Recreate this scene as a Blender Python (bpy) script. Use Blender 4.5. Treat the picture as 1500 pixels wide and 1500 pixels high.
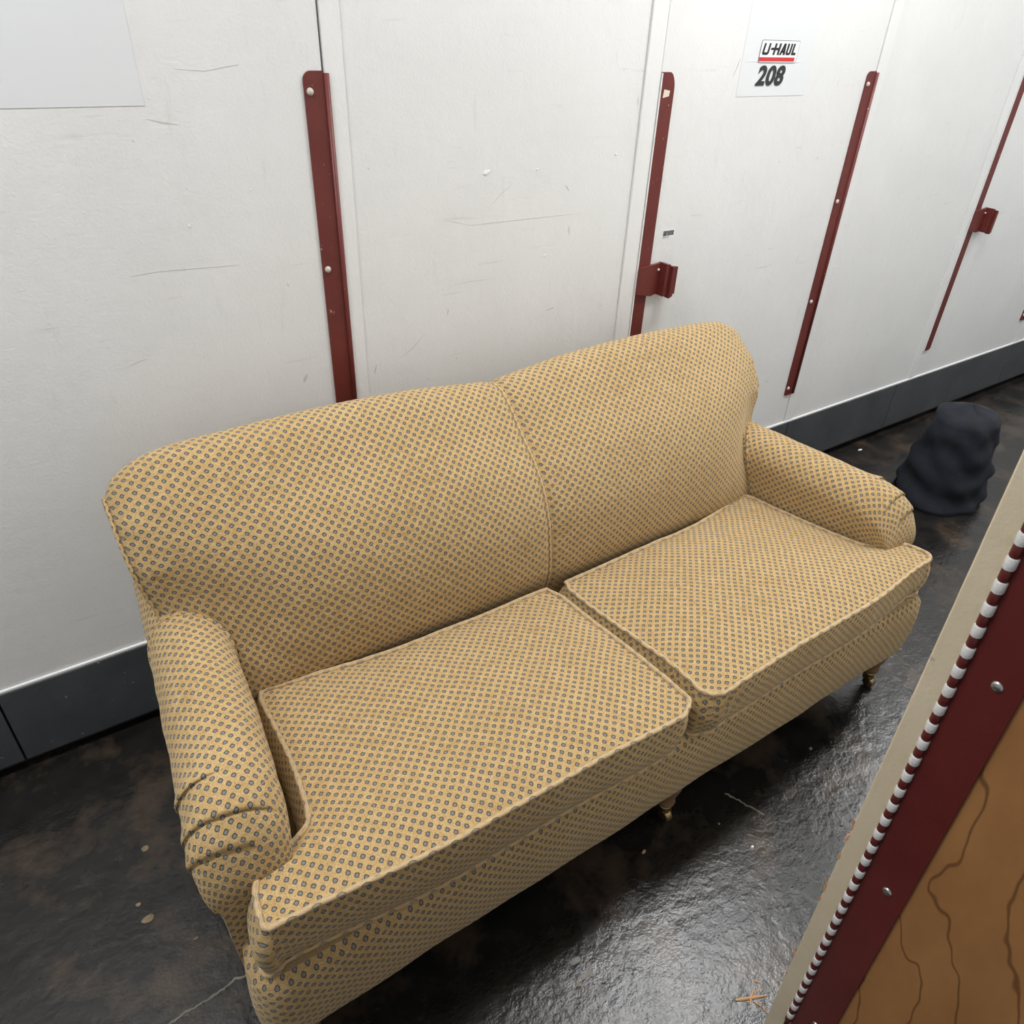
import bpy, math, random
from mathutils import Vector, Matrix, noise
random.seed(7)
for o in list(bpy.data.objects): bpy.data.objects.remove(o, do_unlink=True)
scene = bpy.context.scene
C = scene.collection

# ------------------------------------------------------------------ camera
cam_d = bpy.data.cameras.new('camera'); cam = bpy.data.objects.new('camera', cam_d); C.objects.link(cam)
cam_d.sensor_fit = 'HORIZONTAL'; cam_d.sensor_width = 36.0
cam_d.lens = 36.0 * 1088.7 / 1500.0
cam_d.clip_start = 0.02; cam_d.clip_end = 100
R = Matrix(((0.8308438, 0.28398153, -0.47859489),
            (-0.55536014, 0.4782539, -0.68032957),
            (0.03568884, 0.83104013, 0.55506631)))
cam.matrix_world = Matrix.Translation((0, -1.6775, 1.65)) @ R.to_4x4()
scene.camera = cam

# ------------------------------------------------------------------ world, light, exposure
w = bpy.data.worlds.new('world'); scene.world = w; w.use_nodes = True
w.node_tree.nodes['Background'].inputs[0].default_value = (0.93, 0.96, 1.0, 1)
w.node_tree.nodes['Background'].inputs[1].default_value = 0.34
vs = scene.view_settings
vs.view_transform = 'Standard'; vs.look = 'None'; vs.gamma = 1.0; vs.use_curve_mapping = False
vs.exposure = 0.09
LAMP_W = 29.0
LAMPS = [(2.00, -0.68), (-0.62, -0.68), (4.62, -0.68)]
LAMP_Z = 3.00
for (lx, ly) in LAMPS:
    ld = bpy.data.lights.new('tube_light', 'AREA'); ld.shape = 'RECTANGLE'
    ld.size = 1.16; ld.size_y = 0.26; ld.energy = LAMP_W; ld.color = (0.985, 0.99, 0.99)
    lo = bpy.data.objects.new('tube_light', ld); C.objects.link(lo)
    lo.location = (lx, ly, LAMP_Z - 0.012)

# ------------------------------------------------------------------ helpers
def tag(o, label=None, cat=None, group=None, kind=None):
    if label: o['label'] = label
    if cat: o['category'] = cat
    if group: o['group'] = group
    if kind: o['kind'] = kind
    return o

def empty(name, loc=(0, 0, 0)):
    o = bpy.data.objects.new(name, None); C.objects.link(o); o.location = loc
    o.empty_display_size = 0.1
    return o

def chain(p):
    v = Vector((0, 0, 0))
    while p: v += p.location; p = p.parent
    return v

def mobj(name, verts, faces, mat, parent=None, uvs=None, smooth=True):
    me = bpy.data.meshes.new(name)
    me.from_pydata([tuple(v) for v in verts], [], faces)
    if uvs:
        ul = me.uv_layers.new(name='UVMap')
        for l in me.loops: ul.data[l.index].uv = uvs[l.vertex_index]
    if smooth:
        me.polygons.foreach_set('use_smooth', [True] * len(me.polygons))
    me.materials.append(mat)
    me.validate(); me.update()
    o = bpy.data.objects.new(name, me); C.objects.link(o)
    if parent:
        o.parent = parent
        pl = chain(parent)
        if pl.length > 0:
            for v in me.vertices: v.co -= pl
    return o

def copyobj(o, parent=None, loc=None):
    c = o.copy(); C.objects.link(c); c.parent = parent
    if loc is not None: c.location = loc
    return c

def box(name, x0, x1, y0, y1, z0, z1, mat, parent=None, bev=0.0):
    import bmesh
    bm = bmesh.new()
    vs_ = [bm.verts.new((x, y, z)) for x in (x0, x1) for y in (y0, y1) for z in (z0, z1)]
    for f in ((0,1,3,2),(4,6,7,5),(0,4,5,1),(2,3,7,6),(0,2,6,4),(1,5,7,3)):
        bm.faces.new([vs_[i] for i in f])
    if bev > 0:
        bmesh.ops.bevel(bm, geom=bm.edges[:], offset=bev, segments=2, affect='EDGES', profile=0.6)
    bmesh.ops.recalc_face_normals(bm, faces=bm.faces)
    me = bpy.data.meshes.new(name); bm.to_mesh(me); bm.free(); me.materials.append(mat)
    o = bpy.data.objects.new(name, me); C.objects.link(o)
    if parent:
        o.parent = parent
        pl = chain(parent)
        for v in me.vertices: v.co -= pl
    return o

def prism(name, outline, y0, y1, mat, parent=None):
    """outline in XZ extruded along Y."""
    n = len(outline)
    v = [(x, y0, z) for x, z in outline] + [(x, y1, z) for x, z in outline]
    f = [list(range(n)), list(range(2 * n - 1, n - 1, -1))]
    f += [[i, i + n, (i + 1) % n + n, (i + 1) % n] for i in range(n)]
    return fixn(mobj(name, v, f, mat, parent, smooth=False))

def fixn(o):
    import bmesh
    bm = bmesh.new(); bm.from_mesh(o.data)
    bmesh.ops.recalc_face_normals(bm, faces=bm.faces); bm.to_mesh(o.data); bm.free()
    return o

def tube(name, pts, r, mat, parent=None, closed=False, n=8, uvscale=1.0):
    pts = [Vector(p) for p in pts]; m = len(pts)
    V, F, U = [], [], []; L = 0; prev = None
    rows = m + (1 if closed else 0)
    up = None
    for i in range(rows):
        p = pts[i % m]
        if closed: t = pts[(i + 1) % m] - pts[(i - 1) % m]
        else: t = pts[min(i + 1, m - 1)] - pts[max(i - 1, 0)]
        t.normalize()
        if up is None:
            up = Vector((0, 0, 1)) if abs(t.z) < 0.9 else Vector((0, 1, 0))
        a = up - t * up.dot(t); a.normalize(); b = t.cross(a); up = a
        if prev is not None: L += (p - prev).length
        prev = p
        for k in range(n):
            an = 2 * math.pi * k / n
            V.append(p + (a * math.cos(an) + b * math.sin(an)) * r)
            U.append((L * uvscale, k / n * 2 * math.pi * r))
    for i in range(rows - 1):
        for k in range(n):
            F.append([i*n+k, i*n+(k+1) % n, (i+1)*n+(k+1) % n, (i+1)*n+k])
    if not closed:
        F.append(list(range(n - 1, -1, -1))); F.append([(rows-1)*n+k for k in range(n)])
    return fixn(mobj(name, V, F, mat, parent, U))

def lathe(name, prof, cx, cy, mat, parent=None, n=20):
    V, F = [], []
    for r, z in prof:
        for k in range(n):
            a = 2 * math.pi * k / n
            V.append((cx + r * math.cos(a), cy + r * math.sin(a), z))
    for i in range(len(prof) - 1):
        for k in range(n):
            F.append([i*n+k, i*n+(k+1) % n, (i+1)*n+(k+1) % n, (i+1)*n+k])
    F.append(list(range(n))); F.append([(len(prof)-1)*n+k for k in range(n)])
    return fixn(mobj(name, V, F, mat, parent))

def lerp(a, b, t): return a + (b - a) * t
def sstep(a, b, x):
    t = max(0, min(1, (x - a) / (b - a))); return t * t * (3 - 2 * t)
def interp(tab, x):
    """monotone-ish smooth (Catmull-Rom) interpolation of [(x, y)...]"""
    if x <= tab[0][0]: return tab[0][1]
    if x >= tab[-1][0]: return tab[-1][1]
    for i in range(len(tab) - 1):
        if tab[i][0] <= x <= tab[i+1][0]: break
    x0, y0 = tab[i]; x1, y1 = tab[i+1]
    h = x1 - x0; t = (x - x0) / h
    m0 = (y1 - tab[i-1][1]) / (x1 - tab[i-1][0]) if i > 0 else (y1 - y0) / h
    m1 = (tab[i+2][1] - y0) / (tab[i+2][0] - x0) if i + 2 < len(tab) else (y1 - y0) / h
    return ((2*t**3-3*t*t+1)*y0 + (t**3-2*t*t+t)*h*m0 + (-2*t**3+3*t*t)*y1 + (t**3-t*t)*h*m1)

def spline(pts, n):
    """Catmull-Rom through 2D points, n samples evenly spaced by arc length."""
    P = [Vector(p) for p in pts]; out = []
    for i in range(len(P) - 1):
        p0 = P[i-1] if i > 0 else P[i] * 2 - P[i+1]
        p1, p2 = P[i], P[i+1]
        p3 = P[i+2] if i + 2 < len(P) else P[i+1] * 2 - P[i]
        for k in range(24):
            t = k / 24
            out.append(0.5 * ((2*p1) + (-p0+p2)*t + (2*p0-5*p1+4*p2-p3)*t*t + (-p0+3*p1-3*p2+p3)*t**3))
    out.append(P[-1])
    L = [0]
    for a, b in zip(out, out[1:]): L.append(L[-1] + (b - a).length)
    res = []; j = 0
    for k in range(n):
        s = L[-1] * k / (n - 1)
        while j < len(L) - 2 and L[j+1] < s: j += 1
        t = (s - L[j]) / max(1e-9, L[j+1] - L[j])
        res.append(out[j].lerp(out[j+1], max(0, min(1, t))))
    return res

# ------------------------------------------------------------------ materials
def newmat(name):
    m = bpy.data.materials.new(name); m.use_nodes = True
    nt = m.node_tree; b = nt.nodes['Principled BSDF']
    return m, nt, b
def N(nt, t, **kw):
    n = nt.nodes.new(t)
    for k, v in kw.items(): setattr(n, k, v)
    return n
def math_(nt, op, a, b=None, c=None):
    n = N(nt, 'ShaderNodeMath', operation=op)
    for i, v in enumerate((a, b, c)):
        if v is None: continue
        if isinstance(v, (int, float)): n.inputs[i].default_value = v
        else: nt.links.new(v, n.inputs[i])
    return n.outputs[0]
def mix(nt, fac, a, b):
    n = N(nt, 'ShaderNodeMix', data_type='RGBA')
    for i, v in ((0, fac), (6, a), (7, b)):
        if isinstance(v, (int, float)): n.inputs[i].default_value = v
        elif isinstance(v, tuple): n.inputs[i].default_value = (*v, 1) if len(v) == 3 else v
        else: nt.links.new(v, n.inputs[i])
    return n.outputs[2]
def ramp(nt, x, stops):
    r = N(nt, 'ShaderNodeValToRGB'); nt.links.new(x, r.inputs[0])
    els = r.color_ramp.elements
    while len(els) < len(stops): els.new(0.5)
    for e, (p, c) in zip(els, stops):
        e.position = p; e.color = (*c, 1) if isinstance(c, tuple) else (c, c, c, 1)
    return r.outputs[0]
def noise_tex(nt, vec, scale, detail=4, rough=0.55, dim='3D'):
    n = N(nt, 'ShaderNodeTexNoise'); n.inputs['Scale'].default_value = scale
    n.inputs['Detail'].default_value = detail; n.inputs['Roughness'].default_value = rough
    if vec is not None: nt.links.new(vec, n.inputs['Vector'])
    return n.outputs['Fac']
def bump(nt, h, strength, dist, normal=None):
    n = N(nt, 'ShaderNodeBump'); n.inputs['Strength'].default_value = strength
    n.inputs['Distance'].default_value = dist; nt.links.new(h, n.inputs['Height'])
    if normal: nt.links.new(normal, n.inputs['Normal'])
    return n.outputs[0]
def mapping(nt, vec, scale=(1, 1, 1), rot=(0, 0, 0), loc=(0, 0, 0)):
    m = N(nt, 'ShaderNodeMapping'); nt.links.new(vec, m.inputs[0])
    m.inputs['Scale'].default_value = scale; m.inputs['Rotation'].default_value = rot
    m.inputs['Location'].default_value = loc
    return m.outputs[0]

def fabric(name, dots=True, pale=False):
    m, nt, b = newmat(name)
    uv = N(nt, 'ShaderNodeUVMap', uv_map='UVMap').outputs[0]
    geo = N(nt, 'ShaderNodeTexCoord').outputs['Object']
    # slight wander of the weave
    wn = N(nt, 'ShaderNodeTexNoise'); wn.inputs['Scale'].default_value = 14; wn.inputs['Detail'].default_value = 2
    nt.links.new(geo, wn.inputs['Vector'])
    va = N(nt, 'ShaderNodeVectorMath', operation='MULTIPLY_ADD')
    nt.links.new(wn.outputs['Color'], va.inputs[0]); va.inputs[1].default_value = (0.008, 0.008, 0)
    nt.links.new(uv, va.inputs[2])
    sp = N(nt, 'ShaderNodeSeparateXYZ'); nt.links.new(va.outputs[0], sp.inputs[0])
    P = 0.0214
    # rotate the square lattice 45 degrees: a = (u+v)/P, b = (u-v)/P, integer nodes are the dots
    a = math_(nt, 'DIVIDE', math_(nt, 'ADD', sp.outputs[0], sp.outputs[1]), P)
    c = math_(nt, 'DIVIDE', math_(nt, 'SUBTRACT', sp.outputs[0], sp.outputs[1]), P)
    da = math_(nt, 'ABSOLUTE', math_(nt, 'SUBTRACT', math_(nt, 'FRACT', a), 0.5))
    dc = math_(nt, 'ABSOLUTE', math_(nt, 'SUBTRACT', math_(nt, 'FRACT', c), 0.5))
    fine = noise_tex(nt, geo, 420, 3, 0.6)
    d = math_(nt, 'POWER', math_(nt, 'ADD', math_(nt, 'POWER', da, 3.0), math_(nt, 'POWER', dc, 3.0)), 1/3)
    d = math_(nt, 'ADD', d, math_(nt, 'MULTIPLY', math_(nt, 'SUBTRACT', fine, 0.5), 0.10))
    dot = ramp(nt, d, [(0.232, 1.0), (0.290, 0.0)])
    core = ramp(nt, d, [(0.145, 1.0), (0.20, 0.0)])
    big = noise_tex(nt, geo, 5.0, 3, 0.6)
    mid = noise_tex(nt, mapping(nt, geo, (1, 1, 2.2)), 55, 4, 0.65)
    gold = ramp(nt, big, [(0.3, (0.465, 0.300, 0.116)), (0.7, (0.555, 0.375, 0.165))])
    gold = mix(nt, ramp(nt, mid, [(0.35, 0.0), (0.75, 1.0)]), gold, (0.625, 0.450, 0.230))
    gold = mix(nt, math_(nt, 'MULTIPLY', ramp(nt, fine, [(0.32, 1.0), (0.55, 0.0)]), 0.6), gold, (0.25, 0.148, 0.055))
    dk = mix(nt, core, (0.070, 0.064, 0.058), (0.225, 0.217, 0.205))
    if pale: gold = mix(nt, 0.55, gold, (0.66, 0.50, 0.31)); dk = mix(nt, 0.45, dk, gold)
    col = mix(nt, dot, gold, dk) if dots else gold
    nt.links.new(col, b.inputs['Base Color'])
    b.inputs['Roughness'].default_value = 0.9
    b.inputs['Specular IOR Level'].default_value = 0.15
    b.inputs['Sheen Weight'].default_value = 0.35
    b.inputs['Sheen Roughness'].default_value = 0.45
    b.inputs['Sheen Tint'].default_value = (1.0, 0.86, 0.62, 1)
    h = math_(nt, 'SUBTRACT', math_(nt, 'ADD', math_(nt, 'MULTIPLY', fine, 0.35), math_(nt, 'MULTIPLY', mid, 0.9)),
              math_(nt, 'MULTIPLY', dot, 0.55))
    nt.links.new(bump(nt, h, 0.85, 0.0028), b.inputs['Normal'])
    return m

def plain(name, col, rough=0.5, metal=0.0, spec=0.5):
    m, nt, b = newmat(name)
    b.inputs['Base Color'].default_value = (*col, 1); b.inputs['Roughness'].default_value = rough
    b.inputs['Metallic'].default_value = metal; b.inputs['Specular IOR Level'].default_value = spec
    return m

def painted(name, col, col2, rough=0.45, bumps=0.25, scuff=None, scale=3.0, chips=None, spec=0.4):
    m, nt, b = newmat(name)
    geo = N(nt, 'ShaderNodeTexCoord').outputs['Object']
    big = noise_tex(nt, geo, scale, 4, 0.6)
    c = ramp(nt, big, [(0.35, col), (0.7, col2)])
    if scuff:
        v = mapping(nt, geo, (9, 9, 1.3), (0, 0.35, 0))
        s = noise_tex(nt, v, 2.3, 6, 0.7)
        s = ramp(nt, s, [(0.60, 0.0), (0.74, 1.0)])
        v2 = mapping(nt, geo, (3, 3, 34), (0, 0.12, 0))
        s2 = ramp(nt, noise_tex(nt, v2, 1.6, 5, 0.7), [(0.62, 0.0), (0.72, 1.0)])
        c = mix(nt, math_(nt, 'MULTIPLY', s, 0.22), c, scuff)
        c = mix(nt, math_(nt, 'MULTIPLY', s2, 0.30), c, scuff)
        sp = ramp(nt, noise_tex(nt, geo, 46, 2, 0.5), [(0.755, 0.0), (0.775, 1.0)])
        c = mix(nt, math_(nt, 'MULTIPLY', sp, 0.5), c, scuff)
    if chips:
        s = ramp(nt, noise_tex(nt, geo, 75, 3, 0.6), [(0.71, 0.0), (0.735, 1.0)])
        c = mix(nt, s, c, chips)
    nt.links.new(c, b.inputs['Base Color'])
    b.inputs['Roughness'].default_value = rough; b.inputs['Specular IOR Level'].default_value = spec
    h = math_(nt, 'ADD', noise_tex(nt, geo, 160, 3, 0.6), math_(nt, 'MULTIPLY', noise_tex(nt, geo, 30, 3, 0.5), 1.2))
    nt.links.new(bump(nt, h, bumps, 0.0015), b.inputs['Normal'])
    return m

M = {}
M['fabric'] = fabric('chenille_fabric')
M['piping'] = fabric('piping_fabric', pale=True)
M['white'] = painted('white_wall_paint', (0.765, 0.765, 0.755), (0.81, 0.81, 0.80), 0.42, 0.5, scuff=(0.45, 0.42, 0.36))
M['jamb'] = painted('white_jamb_paint', (0.79, 0.79, 0.78), (0.83, 0.83, 0.82), 0.4, 0.35)
M['red'] = painted('dark_red_paint', (0.125, 0.022, 0.018), (0.155, 0.03, 0.024), 0.42, 0.2, chips=(0.42, 0.28, 0.22), scale=9)
M['red_clean'] = painted('dark_red_hinge_paint', (0.10, 0.014, 0.012), (0.125, 0.02, 0.017), 0.4, 0.12, scale=8)
M['grey'] = painted('grey_base_paint', (0.060, 0.065, 0.070), (0.085, 0.09, 0.096), 0.45, 0.3, chips=(0.3, 0.3, 0.29), scale=6)
M['cream'] = painted('cream_jamb_paint', (0.62, 0.525, 0.37), (0.68, 0.585, 0.43), 0.5, 0.35, scuff=(0.3, 0.24, 0.17), scale=8)
M['dark'] = plain('dark_gap', (0.02, 0.012, 0.01), 0.8)
M['rivet'] = painted('rivet_paint', (0.55, 0.50, 0.45), (0.62, 0.58, 0.52), 0.4, 0.2)
M['steel'] = plain('screw_steel', (0.55, 0.54, 0.52), 0.35, 1.0)
M['white_knuckle'] = painted('white_knuckle_paint', (0.66, 0.65, 0.63), (0.74, 0.73, 0.71), 0.35, 0.4, chips=(0.2, 0.1, 0.08), scale=40)
M['black_ink'] = plain('black_ink', (0.022, 0.022, 0.024), 0.5)
M['red_ink'] = plain('red_ink', (0.62, 0.03, 0.035), 0.5)
M['paper'] = plain('bluish_paper', (0.755, 0.768, 0.785), 0.35)
M['sticker'] = plain('white_sticker', (0.86, 0.86, 0.87), 0.35)
M['tape'] = plain('cream_tape', (0.75, 0.66, 0.56), 0.6)
M['brass'] = plain('aged_brass', (0.45, 0.33, 0.17), 0.38, 1.0)
M['rubber'] = plain('dark_wheel', (0.02, 0.02, 0.02), 0.5)
M['dust'] = plain('black_underlining', (0.012, 0.012, 0.012), 0.95)
M['housing'] = plain('lamp_housing', (0.8, 0.8, 0.8), 0.5)
M['ceiling'] = plain('ceiling_paint', (0.72, 0.72, 0.70), 0.9)
M['chip'] = painted('pale_chip', (0.22, 0.165, 0.10), (0.33, 0.26, 0.17), 0.8, 0.4, scale=60)
M['greychip'] = painted('grey_flake', (0.20, 0.19, 0.175), (0.30, 0.285, 0.26), 0.7, 0.5, scale=60)
M['crack'] = painted('pale_crack_fill', (0.16, 0.145, 0.115), (0.27, 0.245, 0.19), 0.8, 0.6, scale=50)

def wood(name, c1, c2, dark, rough=0.45, rot=(0, 0, 0), sc=(1, 1, 1)):
    m, nt, b = newmat(name)
    geo = N(nt, 'ShaderNodeTexCoord').outputs['Object']
    v = mapping(nt, geo, sc, rot)
    g = noise_tex(nt, v, 6, 6, 0.6)
    c = ramp(nt, g, [(0.3, c1), (0.7, c2)])
    wv = N(nt, 'ShaderNodeTexWave', wave_type='BANDS', bands_direction='Y')
    nt.links.new(v, wv.inputs['Vector']); wv.inputs['Scale'].default_value = 2.2
    wv.inputs['Distortion'].default_value = 9; wv.inputs['Detail'].default_value = 3
    wv.inputs['Detail Scale'].default_value = 1.4
    c = mix(nt, ramp(nt, wv.outputs['Fac'], [(0.0, 0.75), (0.016, 0.0)]), c, dark)
    nt.links.new(c, b.inputs['Base Color']); b.inputs['Roughness'].default_value = rough
    nt.links.new(bump(nt, g, 0.15, 0.002), b.inputs['Normal'])
    return m
M['ply'] = wood('plywood', (0.30, 0.135, 0.045), (0.38, 0.185, 0.065), (0.10, 0.035, 0.01), 0.5, (0.5, 0, 0), (1, 2.6, 1.2))
M['leg'] = wood('turned_leg_wood', (0.20, 0.115, 0.055), (0.27, 0.16, 0.08), (0.10, 0.05, 0.02), 0.4)
M['splinter'] = wood('splinter_wood', (0.62, 0.30, 0.12), (0.74, 0.42, 0.20), (0.4, 0.18, 0.06), 0.6)

def emis(name, col, s):
    m, nt, b = newmat(name)
    b.inputs['Base Color'].default_value = (0.8, 0.8, 0.8, 1)
    b.inputs['Emission Color'].default_value = (*col, 1); b.inputs['Emission Strength'].default_value = s
    return m
M['diffuser'] = emis('lamp_diffuser', (0.985, 0.99, 0.99), 6.0)

def floor_mat():
    m, nt, b = newmat('black_painted_concrete')
    geo = N(nt, 'ShaderNodeTexCoord').outputs['Object']
    big = noise_tex(nt, geo, 2.2, 5, 0.6)
    med = noise_tex(nt, geo, 14, 5, 0.6)
    c = ramp(nt, med, [(0.3, (0.009, 0.0083, 0.0078)), (0.7, (0.021, 0.019, 0.0175))])
    br = ramp(nt, noise_tex(nt, mapping(nt, geo, (1, 1, 1), loc=(0.35, 0.2, 0)), 5.0, 4, 0.65), [(0.50, 0.0), (0.66, 1.0)])
    c = mix(nt, math_(nt, 'MULTIPLY', br, 0.75), c, (0.075, 0.052, 0.034))
    sp = ramp(nt, noise_tex(nt, geo, 85, 3, 0.6), [(0.72, 0.0), (0.76, 1.0)])
    c = mix(nt, math_(nt, 'MULTIPLY', sp, 0.4), c, (0.22, 0.20, 0.17))
    nt.links.new(c, b.inputs['Base Color'])
    rr = ramp(nt, math_(nt, 'ADD', math_(nt, 'MULTIPLY', med, 0.5), math_(nt, 'MULTIPLY', big, 0.5)), [(0.3, 0.13), (0.7, 0.25)])
    nt.links.new(rr, b.inputs['Roughness'])
    b.inputs['Specular IOR Level'].default_value = 0.55
    vo = N(nt, 'ShaderNodeTexVoronoi', feature='SMOOTH_F1'); vo.inputs['Scale'].default_value = 30
    nv = mapping(nt, geo, (1, 1.25, 1), (0, 0, 0.5))
    dist = N(nt, 'ShaderNodeVectorMath', operation='MULTIPLY_ADD')
    dn = N(nt, 'ShaderNodeTexNoise'); dn.inputs['Scale'].default_value = 9; dn.inputs['Detail'].default_value = 4
    nt.links.new(nv, dn.inputs['Vector']); nt.links.new(dn.outputs['Color'], dist.inputs[0])
    dist.inputs[1].default_value = (0.10, 0.10, 0); nt.links.new(nv, dist.inputs[2])
    nt.links.new(dist.outputs[0], vo.inputs['Vector'])
    h1 = math_(nt, 'ADD', math_(nt, 'MULTIPLY', vo.outputs['Distance'], 0.5), math_(nt, 'MULTIPLY', noise_tex(nt, geo, 38, 6, 0.6), 0.7))
    n1 = bump(nt, h1, 0.5, 0.0034)
    n2 = bump(nt, noise_tex(nt, geo, 120, 4, 0.62), 0.6, 0.0011, n1)
    nt.links.new(n2, b.inputs['Normal'])
    return m
M['floor'] = floor_mat()

def cloth_navy():
    m, nt, b = newmat('navy_cloth')
    geo = N(nt, 'ShaderNodeTexCoord').outputs['Object']
    c = ramp(nt, noise_tex(nt, geo, 20, 4, 0.6), [(0.3, (0.003, 0.004, 0.008)), (0.7, (0.008, 0.011, 0.021))])
    nt.links.new(c, b.inputs['Base Color']); b.inputs['Roughness'].default_value = 0.85
    nt.links.new(bump(nt, noise_tex(nt, geo, 400, 2, 0.5), 0.3, 0.001), b.inputs['Normal'])
    return m
M['navy'] = cloth_navy()

# ------------------------------------------------------------------ setting
o = box('floor', -3.0, 6.5, -3.2, 0.35, -0.05, 0.0, M['floor']); tag(o, kind='structure'); floor = o
o = box('ceiling', -3.0, 6.5, -1.62, 0.35, 3.10, 3.18, M['ceiling']); tag(o, kind='structure')
ZT = 3.10
backing = box('wall_back', -3.0, 6.5, 0.022, 0.06, 0.0, ZT, M['dark']); tag(backing, kind='structure')

def panel(name, x0, x1, z0=0.262, z1=ZT, y=0.0, m='white', bev=0.0015, t=0.022):
    return box(name, x0, x1, y, y + t, z0, z1, M[m], backing, bev)
panel('wall_panel', -1.24, -0.35)
panel('jamb', -1.29, -1.243, y=-0.003, m='jamb', t=0.025)
panel('wall_panel', -3.0, -1.292)
panel('jamb', -0.348, -0.300, y=-0.003, m='jamb', t=0.025)
door1 = box('door_1', -0.296, 0.6592, 0.0, 0.022, 0.262, ZT, M['white'], None, 0.002); tag(door1, kind='structure')
panel('jamb', 0.6635, 0.706, y=-0.004, m='jamb', t=0.026)
panel('wall_panel', 0.7065, 1.5425)
panel('jamb_bead', 1.5430, 1.5550, y=-0.0065, m='jamb', t=0.028, bev=0.003)
panel('jamb', 1.5550, 1.5985, y=-0.004, m='jamb', t=0.026)
door2 = box('door_2', 1.6030, 2.5545, 0.0, 0.022, 0.262, ZT, M['white'], None, 0.002); tag(door2, kind='structure')
panel('jamb', 2.5575, 2.606, y=-0.003, m='jamb', t=0.025)
panel('wall_panel', 2.6065, 3.46)
panel('jamb', 3.4605, 3.51, y=-0.004, m='jamb', t=0.026)
door3 = box('door_3', 3.5145, 4.465, 0.0, 0.022, 0.262, ZT, M['white'], None, 0.002); tag(door3, kind='structure')
panel('jamb', 4.468, 4.515, y=-0.003, m='jamb', t=0.025)
panel('wall_panel', 4.5155, 6.5)

# grey kick boards
bb = box('baseboard_back', -3.0, 6.5, 0.012, 0.022, 0.03, 0.262, M['dark']); tag(bb, kind='structure')
edges = [-3.0, -0.30, 0.66, 1.60, 2.583, 3.37, 4.46, 6.5]
for a, b_ in zip(edges, edges[1:]):
    box('kick_board', a + 0.0025, b_ - 0.0025, -0.008, 0.012, 0.034, 0.262, M['grey'], bb, 0.002)
box('paint_bead', -3.0, 6.5, -0.006, 0.002, 0.2622, 0.270, M['jamb'], bb, 0.002)

# red edge strips (hinges / latch guards) on the doors
def strip_outline(x0, x1, z0, z1, r, side):
    pts = []
    def arc(cx, cz, a0, a1, rr):
        for k in range(7):
            a = math.radians(lerp(a0, a1, k / 6)); pts.append((cx + rr * math.cos(a), cz + rr * math.sin(a)))
    if side == 'L':   # rounded on the left corners
        pts.append((x1, z0)); pts.append((x1, z1)); arc(x0 + r, z1 - r, 90, 180, r); arc(x0 + r*0.5, z0 + r*0.5, 180, 270, r*0.5)
    else:
        pts.append((x0, z1)); pts.append((x0, z0)); arc(x1 - r*0.5, z0 + r*0.5, -90, 0, r*0.5)
        n = 8
        for k in range(n + 1):
            a = math.radians(90 * k / n); pts.append((x1 - r*0.85 + r*0.85 * math.cos(a), z1 - r*1.7 + r*1.7 * math.sin(a)))
    return pts

def rivet_mesh(x, z, parent, r=0.0075, y=-0.004, mat='rivet'):
    prof = [(r, 0.0), (r * 0.97, 0.0018), (r * 0.8, 0.0038), (r * 0.45, 0.0052), (0.0001, 0.0057)]
    V, F = [], []; n = 14
    for rr, h in prof:
        for k in range(n):
            a = 2 * math.pi * k / n; V.append((x + rr * math.cos(a), y - h, z + rr * math.sin(a)))
    for i in range(len(prof) - 1):
        for k in range(n): F.append([i*n+k, i*n+(k+1) % n, (i+1)*n+(k+1) % n, (i+1)*n+k])
    return fixn(mobj('rivet', V, F, M[mat], parent))

def hinge_strip(door, x0, x1, z0, z1, rivets):
    lw = 0.012
    s = prism('hinge_leaf', strip_outline(x0, x1 - lw, z0, z1, 0.017, 'L'), -0.004, 0.0, M['red'], door)
    # barrel along the right edge of the leaf
    V = [(x1 - lw * 0.5 + lw * 0.5 * math.cos(a), -0.005 + 0.0055 * math.sin(a), z) for z in (z0 + 0.004, z1 - 0.004)
         for a in [2 * math.pi * k / 12 for k in range(12)]]
    F = [[k, (k+1) % 12, 12 + (k+1) % 12, 12 + k] for k in range(12)] + [list(range(12)), list(range(12, 24))]
    fixn(mobj('hinge_barrel', V, F, M['red'], s))
    for (x, z) in rivets: rivet_mesh(x, z, s)
    return s
hinge_strip(door1, 0.616, 0.6715, 0.40, 1.543, [(0.628, 1.506), (0.628, 1.147), (0.628, 0.788), (0.628, 0.43)])
hinge_strip(door2, 2.511, 2.5665, 0.398, 1.542, [(2.523, 1.505), (2.523, 1.145), (2.523, 0.787), (2.523, 0.43)])
hinge_strip(door3, 4.42, 4.4755, 0.398, 1.542, [(4.432, 1.505), (4.432, 1.145), (4.432, 0.787), (4.432, 0.43)])

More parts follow.
